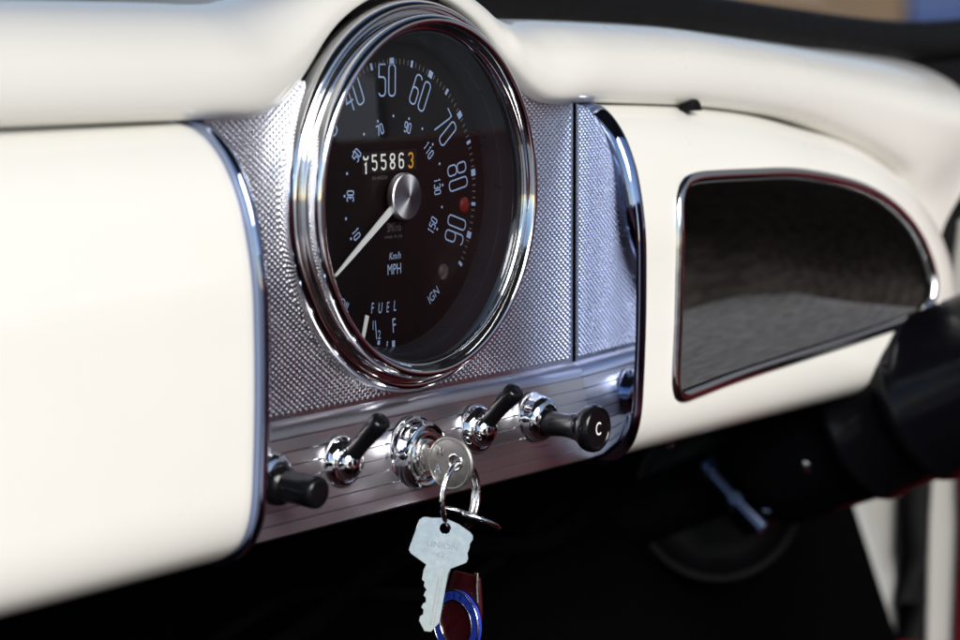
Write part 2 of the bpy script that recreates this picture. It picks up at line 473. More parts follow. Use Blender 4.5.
IN_L, IN_T, IN_R, IN_B = [[(a - 5 + max(0, a - 300) * .015, b) for a, b in L] for L in (IN_L, IN_T, IN_R, IN_B)]
v3 = lambda L: [(a, b, 0) for a, b in L]
segs = [(resample(v3([(116.3, -117), (116.3, 31)]), 41), resample(crom(v3(IN_L), 6), 41)),
        (resample(crom(v3(OUT_T), 6), 81), resample(crom(v3(IN_T), 6), 81)),
        (resample(crom(v3(OUT_R), 6), 31), resample(crom(v3(IN_R), 6), 31)),
        (resample(crom(v3(OUT_B), 6), 81), resample(crom(v3(IN_B), 6), 81))]
outer = [p for a, b in segs for p in a[:-1]]; inner = [p for a, b in segs for p in b[:-1]]
topline = [Vector((p[0], p[1])) for p in resample(crom(v3(OUT_T), 6), 60)] + [Vector((p[0], p[1])) for p in resample(crom(v3(OUT_R), 6), 30)]
botline = [Vector((p[0], p[1])) for p in resample(crom(v3(OUT_B), 6), 60)]
def dist_to(L, x, z):
    q = Vector((x, z)); best = 1e9
    for a, b in zip(L, L[1:]):
        ab = b - a; t = max(0, min(1, (q - a).dot(ab) / max(ab.length_squared, 1e-9)))
        best = min(best, (a + ab * t - q).length)
    return best
BT = [(30.8 - b, a) for a, b in PB[1:10]]; BB = sorted([(b + 117, a) for a, b in PB[9:16]])
def lerp_tab(T, d):
    if d <= T[0][0]: return T[0][1]
    for (a, b), (c, e) in zip(T, T[1:]):
        if d <= c: 
            t = (d - a) / (c - a); return b + (e - b) * t
    return T[-1][1]
BTs = [(p.x, p.y) for p in crom([(a, b, 0) for a, b in BT], 6)]; BBs = [(p.x, p.y) for p in crom([(a, b, 0) for a, b in BB], 6)]
def panel_y(x, z):
    a = lerp_tab(BTs, dist_to(topline, x, z)); b = lerp_tab(BBs, dist_to(botline, x, z))
    return KR * max(a, b)
MR = 22
rows = []
edge = [(p.x, 12 if p.x > 116.9 else panel_y(p.x, p.y) + 4, p.y) for p in outer]
rows.append(edge)
for i in range(MR + 1):
    t = (i / MR) ** 1.35
    r = []
    for a, b in zip(outer, inner):
        p = a.lerp(b, t); r.append((p.x + .6 if p.x < 116.6 else p.x, panel_y(p.x, p.y), p.y))
    rows.append(r)
# left edge closes against the moulding bead
cin = Vector((268, -46, 0))
n = len(inner)
def inset(L, d):
    out = []
    for i in range(len(L)):
        t = (L[(i + 1) % len(L)] - L[i - 1]); nn = Vector((t.y, -t.x, 0)).normalized()
        if nn.dot(cin - L[i]) < 0 and abs(nn.dot(cin - L[i])) > 1: nn = -nn
        out.append(L[i] + nn * d)
    return out
for d, dy in ((.6, .25), (1.0, .8), (1.2, 2), (1.2, 6)):
    r = inset(inner, d); rows.append([(p.x, panel_y(q.x, q.y) + dy, p.y) for p, q in zip(r, inner)])
fp = obj('dash_panel', MB().grid(rows, closed_v=True), M['cream'], dash, 60)
trim = inset(inner, 2.4)
tp = [(p.x, panel_y(q.x, q.y) + .8, p.y) for p, q in zip(trim, inner)]
obj('tray_trim', MB().tube(tp, 2.9, 14, closed=True, up=(0, 1, 0)), M['chrome2'], fp, 60)
# tray lining: walls run back and round into the rear wall, more at the bottom
rows = []
base = inset(inner, 2.6)
yb = 64.0
for u in [0, .1, .3, .45, .55, .65, .75, .82, .88, .93, .97, 1.0]:
    r = []
    sc = 1 - .02 * u - .22 * max(0, (u - .45) / .55) ** 2.2
    for p, q in zip(base, inner):
        y0 = panel_y(q.x, q.y) + 2
        r.append((cin.x + (p.x - cin.x) * sc, y0 + (yb - y0) * (1 - (1 - u) ** 1.2), cin.y + (p.y - cin.y) * sc))
    rows.append(r)
last = rows[-1]
for k in (.85, .6, .3, .02):
    rows.append([(cin.x + (p[0] - cin.x) * k, yb + .3, cin.y + (p[2] - cin.y) * k) for p in last])
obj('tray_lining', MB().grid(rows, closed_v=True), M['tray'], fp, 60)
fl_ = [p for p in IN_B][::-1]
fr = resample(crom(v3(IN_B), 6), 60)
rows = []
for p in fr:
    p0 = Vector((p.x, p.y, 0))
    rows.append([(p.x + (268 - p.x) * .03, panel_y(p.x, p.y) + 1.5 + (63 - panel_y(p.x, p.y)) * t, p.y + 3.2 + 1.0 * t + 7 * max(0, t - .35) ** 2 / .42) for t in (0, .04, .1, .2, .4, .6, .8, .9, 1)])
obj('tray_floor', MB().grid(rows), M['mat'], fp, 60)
# small black buffer in the gap and a trim screw
obj('buffer', MB().prism([(-4.5, 0), (4.5, 0), (2.6, 3.6), (0, 5.2), (-2.6, 3.6)], (186, -13.5, 26.6), (1, 0, 0), (0, 0, 1), (0, 1, 0), 7), M['rubber'], fp, 30, .4)
obj('screw', MB().lathe([(0, 1.4), (1.2, 1.2), (2.2, .5), (2.5, 0)], (166, -13, -116), (0, -.5, -.85), 20), M['chrome2'], fp)

# ------------------------------------------------------------------ speedometer
spd = thing('speedometer', 'round chrome rimmed speedometer with black dial in the silver panel', 'speedometer', (0, 0, -74))
bez = [(73.0, -.5), (73.1, 1.2), (73.0, 3.0), (72.5, 4.9), (71.7, 6.3), (70.7, 7.0), (69.7, 7.0), (68.9, 6.3), (68.4, 5.4), (68.0, 5.2), (67.7, 5.8), (67.6, 7.0), (67.5, 9), (67.3, 11.4), (66.8, 12.8), (65.9, 13.7), (65.0, 13.9), (64.2, 13.6), (63.6, 12.8), (63.1, 11.6), (62.7, 10.4), (62.3, 9.6), (61.8, 9.4), (61.6, 8.4)]
bz = [(p.x, p.y) for p in crom([(a, b, 0) for a, b in bez], 3)]
obj('bezel', MB().lathe(bz, (0, 0, 0), (0, -1, 0), 160), M['chrome'], spd, 50)
# domed glass
obj('glass', MB().lathe([(61.3, 8.6)] + [(61 * t, 8.6 + 2.6 * (1 - t * t)) for t in (.98, .9, .8, .65, .5, .35, .2, .08, 0)], (0, 0, 0), (0, -1, 0), 96), M['glass'], spd, 60)
# surround between glass and dial
YD = 5.7
obj('dial_surround', MB().lathe([(61.5, 8.0), (60.7, 7.6), (60.2, 5), (59.2, 1.5), (58.9, 1.0), (58.6, 1.0), (58.3, .3), (57.2, -3), (56.6, -YD - .6)], (0, 0, 0), (0, -1, 0), 128), M['bowl'], spd, 30)
dial = obj('dial', MB().lathe([(57.5, -YD), (40, -YD), (25, -YD), (10, -YD), (0, -YD)], (0, 0, 0), (0, -1, 0), 96), M['dial'], spd, 0)
YP = YD - .12
mb = MB()
A0, AS = math.radians(1.2), math.radians(26.5)
def polar(a, r): return r * math.sin(a), r * math.cos(a)
for i, s in enumerate(['10', '20', '30', '40', '50', '60', '70', '80', '90']):
    a = A0 + (i - 4) * AS
    x, zz = polar(a, 45.1); x -= 5.2; zz -= 2.0
    ang = a if abs(a) < math.radians(97) else a + PI
    number(mb, s, x, zz, YP, ang, 3.9, 11.6, .62, 5.9)
obj('speed_numerals', mb, M['print'], dial, 0)
mb = MB()
for i in range(-8, 10):
    a = math.radians(-1.6 + 14.06 * i)
    x, zz = polar(a, 50)
    w, h = (2.6, 2.7) if i % 2 == 0 else (1.3, 2.6)
    put2d(mb, [(-w / 2, -h / 2), (w / 2, -h / 2), (w / 2, h / 2), (-w / 2, h / 2)], [(0, 1, 2, 3)], x, zz, YP, a)
obj('speed_marks', mb, M['print'], dial, 0)
mb = MB()
for i in range(-8, 9):
    for k in range(1, 5):
        a = math.radians(-1.6 + 14.06 * (i + k / 5)); x, zz = polar(a, 50)
        put2d(mb, [(-.25, -1), (.25, -1), (.25, 1), (-.25, 1)], [(0, 1, 2, 3)], x, zz, YP, a)
obj('minor_marks', mb, M['printdim'], dial, 0); mb = MB()
v, f = text_geo('SMITHS', 3.2); put2d(mb, v, f, -.5, -11.6, YP, 0, .8, 1.5)
v, f = text_geo('MADE  IN  GB', 1.5); put2d(mb, v, f, -1, -15.2, YP, 0, 1.15, .9)
obj('maker_lettering', mb, M['printdim'], dial, 0); mb = MB()
v, f = text_geo('SN 4455/04', 2.0); put2d(mb, v, f, -9, 7.2, YP, 0, .95, 1)
obj('serial_lettering', mb, M['printdim'], dial, 0)
mb = MB()
kang = {10: -118.5, 30: -87, 50: -54.3, 70: -19.4, 90: 17.5, 110: 52.2, 130: 85.3, 150: 118.6}
for sp_, a in kang.items():
    a = math.radians(a); x, zz = polar(a, 26.4 if sp_ != 50 else 27.6)
    ang = a if abs(a) < math.radians(97) else a + PI
    number(mb, str(sp_), x, zz, YP, ang, 1.5, 3.7, .5, 2.25)
for a in [-118.5, -103, -87, -71, -54.4, -37.5, -19.5, -1.2, 17.3, 35, 52.2, 69, 85.2, 101.5, 118.5]:
    x, zz = polar(math.radians(a), 29.8)
    put2d(mb, [(.55 * math.cos(t * PI / 4), .55 * math.sin(t * PI / 4)) for t in range(8)], [tuple(range(8))], x, zz, YP)
v, f = text_geo('Km/h', 3.9); put2d(mb, v, f, 0, -22.4, YP, 0, .85, 1.0, .15)
v, f = text_geo('MPH', 4.6); put2d(mb, v, f, -.6, -27.4, YP, 0, .95, 1.25)
for ch, x, zz in (('F', -13.8, -40.9), ('U', -9.2, -41.3), ('E', -4.6, -41.4), ('L', -.2, -41.2)):
    v, f = text_geo(ch, 5.0); put2d(mb, v, f, x, zz, YP, 0, .72, 1.15, .12)
v, f = text_geo('F', 7.2); put2d(mb, v, f, -.9, -48.6, YP, -.06, .72, 1.1)
for ch, x, zz in (('1', -13.6, -47.3), ('2', -9.9, -51.2)):
    v, f = text_geo(ch, 4.6); put2d(mb, v, f, x, zz, YP, 0, .8, 1.05)
put2d(mb, [(-.22, -3.6), (.22, -3.6), (.22, 3.6), (-.22, 3.6)], [(0, 1, 2, 3)], -11.9, -49.3, YP, -.12)
for x, zz, w, h, a in ((-10.3, -54.2, 1.5, 1.6, .2), (-5.2, -55.1, .6, 2.0, .09), (-1.4, -55.5, 1.7, 2.4, .03)):
    put2d(mb, [(-w / 2, -h / 2), (w / 2, -h / 2), (w / 2, h / 2), (-w / 2, h / 2)], [(0, 1, 2, 3)], x, zz, YP, a)
v, f = text_geo('IGN', 4.4); put2d(mb, v, f, 23.6, -39.3, YP, math.radians(-33), 1.0, 1.15)
v, f = text_geo('OIL', 4.2); put2d(mb, v, f, -30, -38.2, YP, math.radians(33), 1.0, 1.1)
obj('lettering', mb, M['print'], dial, 0)
# odometer window: drums side by side, first digit caught turning
odo = obj('odometer', MB().box((-19.8, YP - .15, 9.2), (13.2, YP + .05, 17.0)), M['drum'], dial, 0)
def odo_digit(mb, ch, x, zz, h=6.0, w=3.3): number(mb, ch, x, zz, YP - .3, 0, w - .75, h - .75, .78, 0)
mb = MB()
for i, ch in enumerate('5586'):
    odo_digit(mb, ch, -12.4 + 5.35 * i, 13.0)
v, f = stroke([(-1.3, 1.2), (-1.2, .4), (-.6, 0), (.6, 0), (1.2, .4), (1.3, 1.2)], .75); put2d(mb, v, f, -17.6, 14.4, YP - .3)
v, f = stroke([(-.7, .9), (.1, 1.4), (.1, -2.4)], .85); put2d(mb, v, f, -17.6, 11.4, YP - .3)
obj('white_digits', mb, M['white'], dial, 0)
mb = MB(); odo_digit(mb, '3', 9.4, 12.9)
obj('amber_digit', mb, M['orange'], dial, 0)
for (a, r), m_ in (((97.9, 44), 'lampred'), ((136, 43), 'lampgrey')):
    x, zz = polar(math.radians(a), r)
    obj('warning_lamp', MB().lathe([(3.2, 0), (3.0, .5), (2.2, 1.0), (1.1, 1.3), (0, 1.4)], (x, YD, zz), (0, -1, 0), 24), M[m_], dial)
# pointer and hub
YN = 1.6
tip = Vector((-40.6, YN, -26.9)); d = tip.normalized(); d = Vector((d.x, 0, d.z)).normalized(); nn = Vector((-d.z, 0, d.x))
tipv = d * 48.0
def ptr(l, w): return [d * l + nn * w + Vector((0, YN, 0)), d * l - nn * w + Vector((0, YN, 0))]
pts = ptr(4, 2.1) + ptr(47, .75)[::-1] + []
q = [pts[0], pts[1], pts[2], pts[3]]
mb = MB()
a = [ptr(4, 1.5), ptr(12, 1.45), ptr(36, .95), ptr(48, .45)]
loop = [p[0] for p in a] + [p[1] for p in a[::-1]]
mb.add(loop + [p + Vector((0, .5, 0)) for p in loop], [tuple(range(8)), tuple(range(15, 7, -1))] + [(i, 8 + i, 8 + (i + 1) % 8, (i + 1) % 8) for i in range(8)])
pt = obj('pointer', mb, M['needle'], spd, 30)
obj('hub', MB().lathe([(8.7, -2.4), (8.9, -.6), (8.75, .1), (8.3, .5), (4, 1.1), (1.0, 1.5), (0, 1.5)], (0, 0, 0), (0, -1, 0), 64), M['spun'], pt, 30)
mb = MB()
fa, fb = Vector((-18.2, YD - 1.2, -43.2)), Vector((-22.0, YD - 1.2, -55))
dd = (fb - fa).normalized(); nn = Vector((-dd.z, 0, dd.x))
L = [fa + nn * 1.0, fb + nn * .8, fb - nn * .8, fa - nn * 1.0]
mb.add(L + [p + Vector((0, .4, 0)) for p in L], [(0, 1, 2, 3), (7, 6, 5, 4)] + [(i, 4 + i, 4 + (i + 1) % 4, (i + 1) % 4) for i in range(4)])
obj('fuel_pointer', mb, M['needle'], spd, 0)

# ------------------------------------------------------------------ switches
YS = -6.0
def toggle(x, z, label):
    t = thing('toggle_switch', label, 'switch', (x, YS, z), 'toggle switches on the ribbed panel')
    obj('collar', MB().lathe([(9.9, -.2), (9.9, .9), (9.5, 1.7), (8.6, 3.4), (8.0, 4.0), (7.3, 4.1), (6.9, 3.4), (6.7, 2.4)], (x, YS, z), (0, -1, 0), 48), M['chrome'], t)
    obj('ball', MB().lathe([(6.7, 2.0), (6.6, 3.6), (6.1, 5.4), (5.2, 6.9), (3.7, 8.1), (1.9, 8.7), (0, 8.9)], (x, YS, z), (0, -1, 0), 40), M['chrome'], t)
    b0, b1 = Vector((x, YS - 5.5, z + 3.2)), Vector((x, YS - 19.5, z + 17.3))
    ax = (b1 - b0); Ln = ax.length; ax.normalize()
    path = [b0 + ax * Ln * k for k in (0, .12, .3, .55, .75, .88, .95, .985, 1.0)]
    obj('lever', MB().tube(path, [3.6, 3.7, 3.4, 3.6, 4.1, 4.3, 4.1, 3.5, 2.2], 20, up=(1, 0, 0), sq=(1.05, .92)), M['black'], t, 40)
    return t
tg = toggle(-47.8, -92.6, 'chrome toggle switch with black lever left of the ignition key')
t2 = copy_tree(tg)
t2.location = Vector((34.6, YS, -91.8)) * MM
t2['label'] = 'chrome toggle switch with black lever between ignition key and C knob'

def ferrule(c, t):
    obj('ferrule', MB().lathe([(10.4, -.2), (10.4, .8), (10.0, 1.5), (9.6, 2.4), (9.2, 4.6), (8.4, 6.4), (7.2, 7.6), (6.0, 8.1), (5.4, 7.8)], c, (0, -1, 0), 48), M['chrome'], t)
k1 = thing('pull_knob', 'black pull knob lettered C with flared round end beside chrome trim', 'knob', (73.2, YS, -92.2))
ferrule((73.2, YS, -92.2), k1)
obj('knob', MB().lathe([(5.2, 5), (5.2, 9), (4.8, 12), (4.7, 15), (5.0, 19), (5.9, 22.5), (7.6, 25.2), (8.9, 26.6), (9.4, 28), (9.5, 29.8), (9.1, 31.2), (8.4, 31.9), (7.6, 31.9), (7.2, 31.5), (0, 31.4)], (73.2, YS, -93.8), (0, -1, 0), 64), M['black'], k1, 40)
mb = MB(); v, f = text_geo('C', 7.4); put2d(mb, v, f, 73.2, -93.8, YS - 31.6, 0, .8, 1)
obj('letter', mb, M['white'], k1, 0)
k2 = thing('pull_knob', 'plain black cylindrical pull knob beside the closed glovebox lid', 'knob', (-90.3, YS, -91.5))
ferrule((-90.3, YS, -91.5), k2)
obj('knob', MB().lathe([(7.6, 6), (7.4, 9), (6.6, 10.5), (5.6, 11.5), (5.6, 15), (5.7, 20), (5.8, 24), (5.5, 25.3), (4.8, 26.0), (3.8, 26.2), (0, 26.2)], (-90.3, YS, -93), (0, -1, -.06), 48), M['black'], k2, 40)

# ------------------------------------------------------------------ ignition
IX, IZ = -5.5, -95.5
ig = thing('ignition_lock', 'round chrome ignition lock in the middle of the ribbed panel', 'lock', (IX, YS, IZ))
obj('collar', MB().lathe([(14.4, -.2), (14.4, .8), (14.0, 1.6), (13.2, 1.9), (12.9, 2.6), (12.6, 6.2), (12.0, 7.4), (11.2, 7.8), (10.2, 7.2), (9.6, 6.0), (9.2, 5.8)], (IX, YS, IZ), (0, -1, 0), 64), M['chrome'], ig)
obj('barrel', MB().lathe([(9.3, 5), (9.3, 7.2), (8.8, 8.0), (7.8, 8.2), (7.4, 7.6), (6.2, 7.4), (5.9, 8.4), (5.2, 8.7), (0, 8.7)], (IX, YS, IZ), (0, -1, 0), 48), M['chrome2'], ig)
mb = MB()
for i in range(9):
    a = 2 * PI * i / 9
    v, f = text_geo('OFFSTARTX'[i] if i < 8 else '.', 2.6)
    put2d(mb, v, f, IX + 10.3 * math.sin(a), IZ + 10.3 * math.cos(a), YS - 7.6, a)

# key in the lock: disc bow standing in the plane x = 0
kc = Vector((IX, -24.2, -97.4))
key1 = thing('ignition_key', 'round headed worn key standing in the ignition lock', 'key', (IX, YS - 8.7, IZ))
mb = MB()
RB, T = 9.7, 1.1
hy, hz, hr = -27, -96.6, 2.4      # hole for the ring
n = 48
def bow_loop(r, cy, cz, x): return [(x, cy + r * math.cos(2 * PI * k / n), cz + r * math.sin(2 * PI * k / n)) for k in range(n)]
mb.grid([bow_loop(hr, hy, hz, IX - T), bow_loop(RB - .7, kc.y, kc.z, IX - T), bow_loop(RB, kc.y, kc.z, IX - T + .5), bow_loop(RB, kc.y, kc.z, IX + T - .5), bow_loop(RB - .7, kc.y, kc.z, IX + T), bow_loop(hr, hy, hz, IX + T)], closed_u=True, closed_v=True)
bow = obj('bow', mb, M['steel_dark'], key1, 40)
obj('rim', MB().tube(bow_loop(RB - .5, kc.y, kc.z, IX), 1.2, 10, closed=True, up=(1, 0, 0)), M['steel_dark'], bow, 60)
obj('hole_rim', MB().tube(bow_loop(hr + .5, hy, hz, IX - T), .55, 8, closed=True, up=(1, 0, 0)), M['chrome2'], bow, 60)
mb = MB()
for s, yy, zz, sz in (('W', -19.8, -93.4, 5.2), ('A', -19, -99.4, 5.2)):
    v, f = text_geo(s, sz)
    # lettering faces -x; seen from the passenger side its reading direction runs towards -y
    mb.add([(IX - T - .18, yy - a * .9, zz + b) for a, b in v], f)
obj('stamping', mb, M['chrome2'], bow, 0)
obj('blade', MB().box((IX - 1, kc.y + RB - 1.5, IZ - 3.4), (IX + 1, YS - 8, IZ + 3.0)), M['steel_dark'], key1, 0, .2)

# split ring through the bow, spare key, tag and badge hang on it
RC = Vector((IX + .6, hy - .6, hz - 12.7)); RRAD = 12.6
ring = MB()
ax_u = Vector((0.993, .115, 0)).normalized(); ax_v = Vector((0, 0, 1))
pth = []
for k in range(97):
    a = 2 * PI * 1.5 * k / 96
    off = ax_u.cross(ax_v) * (1.15 * (k / 96 - .5) * 2.4)
    pth.append(RC + ax_u * RRAD * math.sin(a) + ax_v * RRAD * math.cos(a) + off)
ro = obj('key_ring', ring.tube(pth, 1.0, 12), M['chrome2'], None, 60, at=tuple(RC))
tag(ro, 'steel split ring hanging through the ignition key', 'key ring')

FW = Vector((.804, .582, -.1187)).normalized()
def pose(n, roll):
    """axes u (right), v (up), w (towards viewer) of a flat thing facing -n, rolled clockwise"""
    w = -n.normalized(); u = Vector((0, 0, 1)).cross(w).normalized(); v = w.cross(u)
    c, s = math.cos(roll), math.sin(roll)
    return u * c - v * s, u * s + v * c, w
# spare key, flat and almost facing the camera
u, v, w = pose(Vector((.81, .585, -.165)), math.radians(10))
ho = RC + Vector((-10, -1.0, -RRAD + 2.6))
spare = thing('spare_key', 'bright silver flat key with toothed blade hanging from the ring', 'key', tuple(ho))
head = [(-5.5, 2.6), (-1, 3.4), (4.6, 2.0), (9.3, -.2), (10.4, -1.2), (10.7, -2.6), (9.9, -4.4), (10.0, -6.0), (9.6, -8.0), (10.2, -9.8), (9.8, -11.4), (4.5, -14.6)]
headl = [(-4.6, -14.6), (-10.8, -11.6), (-11.8, -10.4), (-11.6, -8.6), (-9.9, .9), (-9.0, 2.1), (-7.6, 2.6)]
blade_r = [(3.9, -16.5), (3.9, -34.5), (1.4, -38.4)]
blade_l = [(-1.0, -38.6), (-3.6, -35.2), (-3.6, -33.6), (-2.6, -32.6), (-2.7, -31), (-3.7, -30.2), (-3.3, -28.8), (-2.4, -28), (-2.6, -26.6), (-3.6, -25.8), (-3.3, -24.4), (-2.9, -23.6), (-4.1, -22.4), (-4.1, -21), (-5.2, -20.2), (-5.2, -16.5)]
outl = head + blade_r + blade_l + headl
mb = MB()
hole = [(2.05 * math.cos(2 * PI * k / 24), -.4 + 2.05 * math.sin(2 * PI * k / 24)) for k in range(24)]
def plate(mb, outl, hole, o, u, v, w, t):
    bm = bmesh.new()
    for L in (outl, hole):
        vs = [bm.verts.new((p[0], p[1], 0)) for p in L]
        for i in range(len(vs)): bm.edges.new((vs[i], vs[(i + 1) % len(vs)]))
    bmesh.ops.triangle_fill(bm, use_beauty=True, use_dissolve=False, edges=bm.edges[:])
    bm.verts.ensure_lookup_table(); bm.verts.index_update()
    vv = [x.co.copy() for x in bm.verts]; ff = [tuple(x.index for x in f.verts) for f in bm.faces]
    bm.free()
    A = [o + u * p.x + v * p.y + w * t for p in vv]; B = [o + u * p.x + v * p.y - w * t for p in vv]
    n = len(A); F = ff + [tuple(i + n for i in f[::-1]) for f in ff]
    k = 0
    for L in (outl, hole):
        m = len(L)
        F += [(k + i, k + (i + 1) % m, n + k + (i + 1) % m, n + k + i) for i in range(m)]
        k += m
    mb.add(A + B, F)
plate(mb, outl, hole, ho, u, v, w, .95)
sk = obj('key_body', mb, M['steel'], spare, 20, .07, 1)
# milled groove as a slightly raised rib pair along the blade
mb = MB()
for x0, x1 in ((.5, .9), (1.8, 2.1)):
    mb.prism([(x0, -36), (x1, -36), (x1, -18), (x0, -18)], ho + w * .97, u, v, w, .12)
obj('groove', mb, M['steel_dark'], sk, 0)
mb = MB()
for s, yy, sz in (('UNION', -6.8, 3.0), ('62', -10.2, 2.6)):
    vv, ff = text_geo(s, sz); mb.add([ho + w * 1.05 + u * a * 1.2 + v * (b + yy) for a, b in vv], ff)
obj('stamping', mb, M['stamp'], sk, 0)

# dark round tag seen nearly edge-on
to = RC + Vector((10, 2, -RRAD + 2.2))
tg3 = thing('round_tag', 'dark round tag with bright steel rim seen edge on behind spare key', 'tag', tuple(to))
tw = (Vector((.2, -.27, .94)) * -.96 - FW * .27).normalized()
tu = Vector((.80, -.60, -.26)); tu = (tu - tw * tu.dot(tw)).normalized()
obj('disc', MB().lathe([(0, .9), (10.2, .9), (10.6, .6), (10.6, -.6), (10.2, -.9), (0, -.9)], to, tw, 64), M['black_satin'], tg3, 30)
cc = []
ta = tw.orthogonal().normalized(); tb = tw.cross(ta)
obj('rim', MB().tube([to + (ta * math.cos(2 * PI * k / 64) + tb * math.sin(2 * PI * k / 64)) * 10.9 for k in range(64)], .95, 10, closed=True, up=tuple(tw)), M['chrome2'], tg3, 60)

# badge fob: blue enamel ring round a red field, on a red leather tab
fo = RC + Vector((9.5, 8, -RRAD - 38.5))
u, v, w = pose(Vector((.98, -.2, -.02)), math.radians(8))
fob = thing('key_fob', 'red leather key fob with round blue rimmed badge below the spare key', 'key fob', tuple(fo))
tab = [(-10.5, -14), (-10.5, 6), (-9, 12), (-7.6, 17.5), (-6.6, 18.6), (5.6, 20.2), (7.2, 19.4), (8.6, 14), (10.2, 7), (10.5, -14)]
obj('leather_tab', MB().prism(tab, fo - w * 1.2, u, v, -w, 1.6), M['redgloss'], fob, 30, .4)
obj('clip_wire', MB().tube([fo - w * .2 + u * a + v * b for a, b in ((-9.6, 10), (-8.2, 17), (-7.2, 21), (-6.2, 20.4))], .45, 8).tube([fo - w * .2 + u * a + v * b for a, b in ((9.3, 11), (8.0, 17), (7.4, 22), (6.2, 21.4))], .45, 8), M['steel_dark'], fob, 60)
bd = obj('badge', MB().lathe([(0, 1.0), (8.6, 1.0), (8.8, 1.2)], fo - w * .2, w, 64, up=tuple(v)), M['redgloss'], fob)
obj('enamel_ring', MB().lathe([(9.0, .9), (9.2, 1.5), (12.2, 1.5), (12.5, .9), (12.5, -.6)], fo - w * .2, w, 72, up=tuple(v)), M['blue'], bd, 30)
for r in (8.9, 12.6):
    obj('badge_rim', MB().tube([fo + w * 1.1 + (u * math.cos(2 * PI * k / 72) + v * math.sin(2 * PI * k / 72)) * r for k in range(72)], .38, 8, closed=True, up=tuple(w)), M['chrome2'], bd, 60)
mb = MB()
for i, ch in enumerate('MORRIS'):
    a = math.radians(-48 + 19 * i); vv, ff = text_geo(ch, 3.0)
    lets = [fo + w * 1.45 + u * ((10.7) * math.sin(a) + p * math.cos(a) + q * math.sin(a)) + v * (10.7 * math.cos(a) - p * math.sin(a) + q * math.cos(a)) for p, q in vv]
    mb.add(lets, ff)
obj('badge_lettering', mb, M['darkblue'], bd, 0)

# ------------------------------------------------------------------ steering column
SX = 370.0
ca = Vector((0, -.912, .41)).normalized()
c0 = Vector((SX, 93, -178))
col = thing('steering_column', 'black steering column and cowl rising under the open tray', 'steering column', tuple(c0))
obj('column_tube', MB().lathe([(0, -60), (17, -60), (17, 30), (19.5, 33), (19.5, 41), (16.5, 44), (16.5, 50), (20, 52), (20, 60)], c0, ca, 48), M['black_satin'], col, 30)
cq = [(18, 44), (33, 45), (36, 47), (37, 51), (37.4, 70), (38.4, 90), (39, 101), (40.8, 103), (41.8, 106), (41.2, 109), (39.6, 111), (39.8, 134), (41.6, 136), (42.6, 140), (41.8, 144), (40.2, 146), (40.4, 240), (0, 240)]
cup = Vector((0, .41, .912)) * 2.5
cw = obj('cowl', MB().lathe(cq, c0 + cup, ca, 72), M['cowl'], col, 40)
pc = c0 + cup + ca * 84
side = ca.cross(Vector((1, 0, 0))).normalized()
if side.z < 0: side = -side
sd = (Vector((-1, 0, 0)) * .95 - side * .32).normalized()
obj('screw', MB().lathe([(0, 1.6), (2.0, 1.4), (3.4, .6), (3.8, -1)], pc + sd * 37.8, sd, 24), M['chrome2'], cw)
b0, b1 = Vector((346, 76, -160)), Vector((346, 42, -189))
d = (b1 - b0)
bolt = MB()
bolt.lathe([(0, 0), (5.5, .2), (5.8, 1), (5.8, 6), (4, 6.3), (4, 22), (6.5, 22.2), (6.5, 27), (4, 27.3), (4, d.length), (0, d.length)], b0, d, 12)
br = obj('clamp', MB().prism([(-18, -20), (18, -20), (22, -8), (22, 12), (16, 20), (-16, 20), (-22, 12), (-22, -8)], Vector((360, 62, -171)), Vector((0, .76, .65)), Vector((0, -.65, .76)), Vector((1, 0, 0)), 22), M['black_satin'], col, 30, 2)
obj('bolt', bolt, mat('zinc_bolt', (.13, .17, .28), .35, 1), br, 30)
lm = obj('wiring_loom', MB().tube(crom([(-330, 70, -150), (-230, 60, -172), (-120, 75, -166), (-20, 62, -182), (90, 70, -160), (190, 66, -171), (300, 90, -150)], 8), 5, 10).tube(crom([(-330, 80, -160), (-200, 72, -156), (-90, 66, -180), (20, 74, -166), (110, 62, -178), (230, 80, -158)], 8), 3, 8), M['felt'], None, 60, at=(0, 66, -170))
tag(lm, 'dark cables slung in the shadow under the dashboard', 'cables')
# round black drum low on the bulkhead behind the column
DC, DA = (396, 98, -187), (-.8, -.58, .12)
dr = thing('heater_drum', 'round black drum low behind the steering column', 'drum', DC)
obj('drum_body', MB().lathe([(0, 5), (30, 5), (38, 4), (41, 2), (42.5, -2), (42.5, -34)], DC, DA, 64), M['black_satin'], dr, 30)
obj('drum_rim', MB().lathe([(42, -3), (44.5, -2), (45.5, 0), (44.5, 2.4), (41, 3)], DC, DA, 64), M['rubber'], dr, 40)

# ------------------------------------------------------------------ windscreen, far side of the car, bulkhead, floor
seal = [(-640, 40, 92), (-500, 75, 83), (-300, 92, 79), (-60, 98, 78), (90, 94, 76.5), (190, 84, 75), (310, 74, 68), (410, 68, 60.5), (500, 62, 54.5), (560, 54, 54), (596, 44, 59), (622, 30, 82), (630, 20, 112)]
ws = thing('windscreen', 'windscreen with thick black rubber seal above the dashboard', 'windscreen', (0, 98, 77))
obj('rubber_seal', MB().tube(crom(seal, 8), 11.5, 20, up=(0, 0, 1)), M['rubber'], ws, 60)
obj('seal_base', MB().grid([[p + Vector((0, -2, -4)), p + Vector((0, 3, -70))] for p in crom(seal[4:-2], 4)]), M['rubber'], ws, 60)
g = crom(seal, 4)
obj('glass_pane', MB().grid([[p + Vector((0, 3, 6)), p + Vector((-p.x * .05, -70, 150)), p + Vector((-p.x * .12, -160, 300))] for p in g]), M['glass'], ws, 60)
obj('chrome_strip', MB().tube([(604, 52, 66), (600, 42, 74), (590, 20, 100), (575, -10, 150), (560, -60, 250)], 4.5, 12), M['chrome'], ws, 60)

